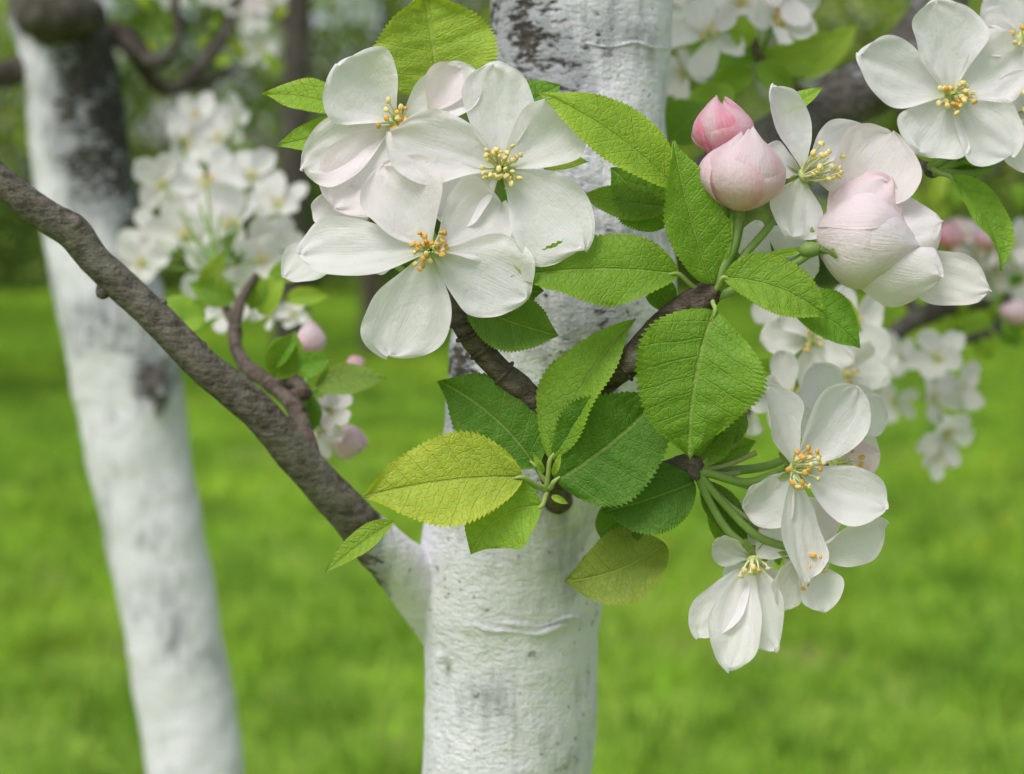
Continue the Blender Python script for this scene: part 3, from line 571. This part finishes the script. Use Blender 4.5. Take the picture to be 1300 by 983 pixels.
for i,(x,y,d,R,p,N) in enumerate(((1190,455,.70,46,.04,(-.3,.4)),(1180,505,.72,46,.04,(.6,.1)),(1200,550,.70,46,.04,(.3,-.3)),(1140,455,.76,36,.05,(-.5,.1)),(1218,490,.72,36,.05,(.8,0)),(1240,318,.84,36,.1,(.1,.3)),(1285,310,.84,36,.06,(.5,.3)),(1262,345,.86,32,.1,(.0,-.3)),(1295,350,.86,34,.05,(.3,0)),(1225,300,.84,26,.2,(-.3,.5)),(1135,510,.78,34,.05,(-.3,-.2)),(1185,575,.70,34,.05,(.3,-.2)))):
    st=F(1180,430,.8) if y>400 else F(1255,325,.86)
    flower(b3t,F(x,y,d),[N[0],-1,N[1]],R*d/FL,700+i,(14,11),.4,p,nst=10,stem=st)
k=.8/FL
for (x,y,ax,p) in ((1205,298,(.1,1,.2),.8),(1290,395,(.3,1,0),.35),(1255,300,(0,1,0),.5)):
    b_=bud(b3t,F(x,y,.8),ax,17,36,p,int(x),res=(10,7),kk=k); tube(b3t.s,[b_,F(1245,335,.86)],[2.5*k]*2,6,4,col=GRN)
for i in range(60):
    x=r.uniform(1100,1320);y=r.choice([r.uniform(330,460),r.uniform(400,430),r.uniform(220,400)])
    leaf(b3t,(x,y),(x+r.uniform(-44,44),y+r.uniform(-34,30)),24,[LT,MD,LT,YG][i%4],n=(r.uniform(-.5,.5),r.uniform(0,.7)),hi=False,fd=r.uniform(.8,.95),seed=740+i)
b3t.build(t3)
# ================================================================= GROUND + GRASS
def m_ground():
    m,nt,out=mat_base('lawn_soil'); geo=nd(nt,'ShaderNodeNewGeometry')
    a=ntex(nt,geo.outputs['Position'],1.3,4);b=ntex(nt,geo.outputs['Position'],14,5,.7);c=ntex(nt,geo.outputs['Position'],.35,3)
    col=mixc(nt,ramp(nt,b,.35,.7),(.14,.24,.03),(.28,.42,.055)); col=mixc(nt,mth(nt,'MULTIPLY',ramp(nt,a,.54,.66),.75),col,(.22,.18,.09))
    col=mixc(nt,mth(nt,'MULTIPLY',ramp(nt,c,.4,.7),.3),col,(.32,.46,.06))
    finish(nt,out,col,.9,bump=b,bstr=.6,bdist=.03,spec=.1); return m
mb=MB(); xs=np.linspace(-200,200,41); X,Y=np.meshgrid(xs,xs+120,indexing='ij'); mb.grid(np.stack([X,Y,0*X],-1)[:,::-1]); gr=mb.build('ground',m_ground())
def blades(n,seed):
    q=np.random.default_rng(seed); p=np.stack([q.uniform(-.55,.55,n),q.uniform(-.55,.55,n),np.zeros(n)],-1)
    tc=q.uniform(-.5,.5,(40,2)); w_=q.uniform(size=n)<.55; ti=q.integers(0,40,n); p[w_,:2]=tc[ti[w_]]+q.normal(size=(w_.sum(),2))*.05
    h=q.uniform(.03,.08,n)*np.where(w_,1.3,.85); a=q.uniform(0,6.28,n); w=q.uniform(.0025,.005,n)
    dx=np.stack([np.cos(a),np.sin(a),0*a],-1)*w[:,None]; ln=np.stack([q.normal(size=n)*.55,q.normal(size=n)*.55,np.ones(n)],-1)*h[:,None]
    P=np.stack([p-dx,p+dx,p+ln+dx*.25,p+ln-dx*.25],1)
    tv=q.uniform(.7,1.3,40); c=np.array([.285,.52,.05])*q.uniform(.7,1.25,(n,1))*np.where(w_,tv[ti],1.)[:,None]+q.uniform(0,.08,(n,1))*np.array([1,.6,.1])
    return P,c
grass=empty('grass'); meshes=[]
for sd in range(5):
    mb=MB(); P,c=blades(1900,sd); mb.quads(P,c)
    ob=mb.build('blades',M_grass,grass); meshes.append(ob.data)
    ob.location=(-7+sd,2.5,0.0)
for ix in range(-7,8):
    for iy in range(1,20):
        if abs(ix)>.36*(iy+1)+2.5: continue
        ob=bpy.data.objects.new('blades',meshes[random.randrange(5)]); scene.collection.objects.link(ob); ob.parent=grass
        ob.location=(ix,iy+.5,.0); ob.rotation_euler=(0,0,random.randrange(4)*math.pi/2)
dn=empty('dandelions'); mbd=MB()
for i in range(30):
    p=np.array([r.uniform(-3,3),r.uniform(5,15),.07]); p[0]*=p[1]/8
    blob(mbd,p,[0,0,1],.011,.005,(.85,.65,.02)); tube(mbd,[p*[1,1,0],p],[.002,.002],5,3,col=GRN)
mbd.build('flower_heads',M_anth,dn)
# ================================================================= BACKGROUND FOLIAGE
def cloud(mb,C,rad,n,size,col,q,var=.5):
    d=nrmz(q.normal(size=(n,3)))*(q.uniform(.3,1,(n,1))**.5); p=np.array(C)+d*np.array(rad)
    a=nrmz(q.normal(size=(n,3)))*size*q.uniform(.6,1.3,(n,1)); b=nrmz(np.cross(a,q.normal(size=(n,3))))*size*.5
    P=np.stack([p-a,p+b,p+a,p-b],1); c=np.array(col)*q.uniform(1-var,1+var,(n,1)); mb.quads(P,np.broadcast_to(c,(n,3)))
q=np.random.default_rng(21)
hedge=empty('hedge'); mb=MB()
for i in range(150):
    x=q.uniform(-14,14);y=q.uniform(19.5,21.5);z=q.uniform(.1,1.1); c=[(.06,.12,.02),(.10,.19,.03),(.22,.33,.06)][q.integers(3)]
    cloud(mb,(x,y,z),(.8,.6,.5),260,.07,c,q)
mb.build('hedge_foliage',M_fol,hedge)
tl=empty('tree_line'); mb=MB()
for i in range(430):
    x=q.uniform(-18,18);y=q.uniform(21,27);z=q.uniform(.8,9); c=[(.12,.21,.03),(.34,.50,.06),(.48,.61,.09),(.60,.70,.16)][q.integers(4)]
    cloud(mb,(x,y,z),(1.1,.9,.8),230,.11,c,q)
mb.build('tree_foliage',M_fol,tl); mb=MB()
for i in range(12):
    x=-16+i*2.9+q.uniform(-.6,.6);y=q.uniform(22,25)
    tube(mb,[(x,y,0),(x+.1,y,3),(x+.3,y,8)],[.2,.15,.06],10,20,nz=.1,nsc=2,col=(0,0,0))
mb.build('trunks',M_barkf,tl)
def orchard(x,y,h,seed,bloom=.5,lean=0,rt=.085,trunk_h=.42,col=(0.05,.5,0)):
    t=empty('apple_tree'); q=np.random.default_rng(seed); mbk=MB();ml=MB();mp=MB()
    p0=np.array([x,y,0.]);p1=p0+[lean,0,h*trunk_h]
    tube(mbk,[p0,(p0+p1)/2,p1],[rt,rt*.88,rt*.8],14,30,nz=.1,nsc=8,col=col)
    for i in range(8):
        a=i*.8+q.uniform(-.2,.2); e=p1+np.array([math.cos(a)*h*.38,math.sin(a)*h*.38,h*q.uniform(.15,.5)]); m=(p1+e)/2+[0,0,.1]
        tube(mbk,[p1,m,e],[rt*.55,.03,.012],8,14,nz=.1,nsc=8,col=(0,.4,0))
        for j in range(8):
            c=p1+(e-p1)*q.uniform(.4,1.15)+q.normal(size=3)*.22
            cloud(ml,c,(.3,.3,.24),110,.035,[(.14,.24,.03),(.34,.50,.06),(.48,.61,.09)][q.integers(3)],q)
            if q.uniform()<bloom: cloud(mp,c,(.28,.28,.22),55,.028,(.02,0,0),q)
    mbk.build('trunk',M_barkf,t); ml.build('foliage',M_fol,t)
    if mp.n: mp.build('blossoms',M_pet,t)
orchard(-1.05,12.2,3.6,1,.3); orchard(-3.6,9.5,3.2,2,.5); orchard(3.2,13,3.6,3,.2); orchard(1.5,17,4,4,.3); orchard(5.2,10.5,3.4,5,.2); orchard(-5.5,14,4,6,.4)
orchard(-1.5,11.0,6.2,8,.3,lean=.10,rt=.115,trunk_h=.62,col=(0,.3,.5))
# ================================================================= LIGHT / WORLD / CAMERA
w=bpy.data.worlds.new('World'); scene.world=w; w.use_nodes=True; nt=w.node_tree; bg=nt.nodes['Background']
sky=nt.nodes.new('ShaderNodeTexSky'); sky.sky_type='NISHITA'; sky.sun_disc=False
EL=math.radians(55); AZ=math.radians(212)
sky.sun_elevation=EL; sky.sun_rotation=AZ; sky.dust_density=3.; sky.ozone_density=1.
hs=nt.nodes.new('ShaderNodeHueSaturation'); hs.inputs['Saturation'].default_value=.55
nt.links.new(sky.outputs[0],hs.inputs['Color']); nt.links.new(hs.outputs[0],bg.inputs['Color']); bg.inputs['Strength'].default_value=.15
sl=bpy.data.lights.new('sun','SUN'); sl.energy=2.1; sl.angle=math.radians(25); sl.color=(1,.98,.95)
so=bpy.data.objects.new('sun',sl); scene.collection.objects.link(so)
dv=Vector((math.sin(AZ)*math.cos(EL),math.cos(AZ)*math.cos(EL),math.sin(EL)))
so.rotation_euler=dv.to_track_quat('Z','Y').to_euler()
cd=bpy.data.cameras.new('camera'); co=bpy.data.objects.new('camera',cd); scene.collection.objects.link(co); scene.camera=co
co.location=(0,0,CAMH); co.rotation_euler=(math.pi/2,0,0); cd.sensor_width=36; cd.lens=FL/1300*36; cd.shift_y=-241.5/1300
cd.clip_start=.01; cd.clip_end=1000; cd.dof.use_dof=True; cd.dof.focus_distance=D0-.003; cd.dof.aperture_fstop=11.5
scene.view_settings.view_transform='Standard'; scene.view_settings.look='None'; scene.view_settings.exposure=0
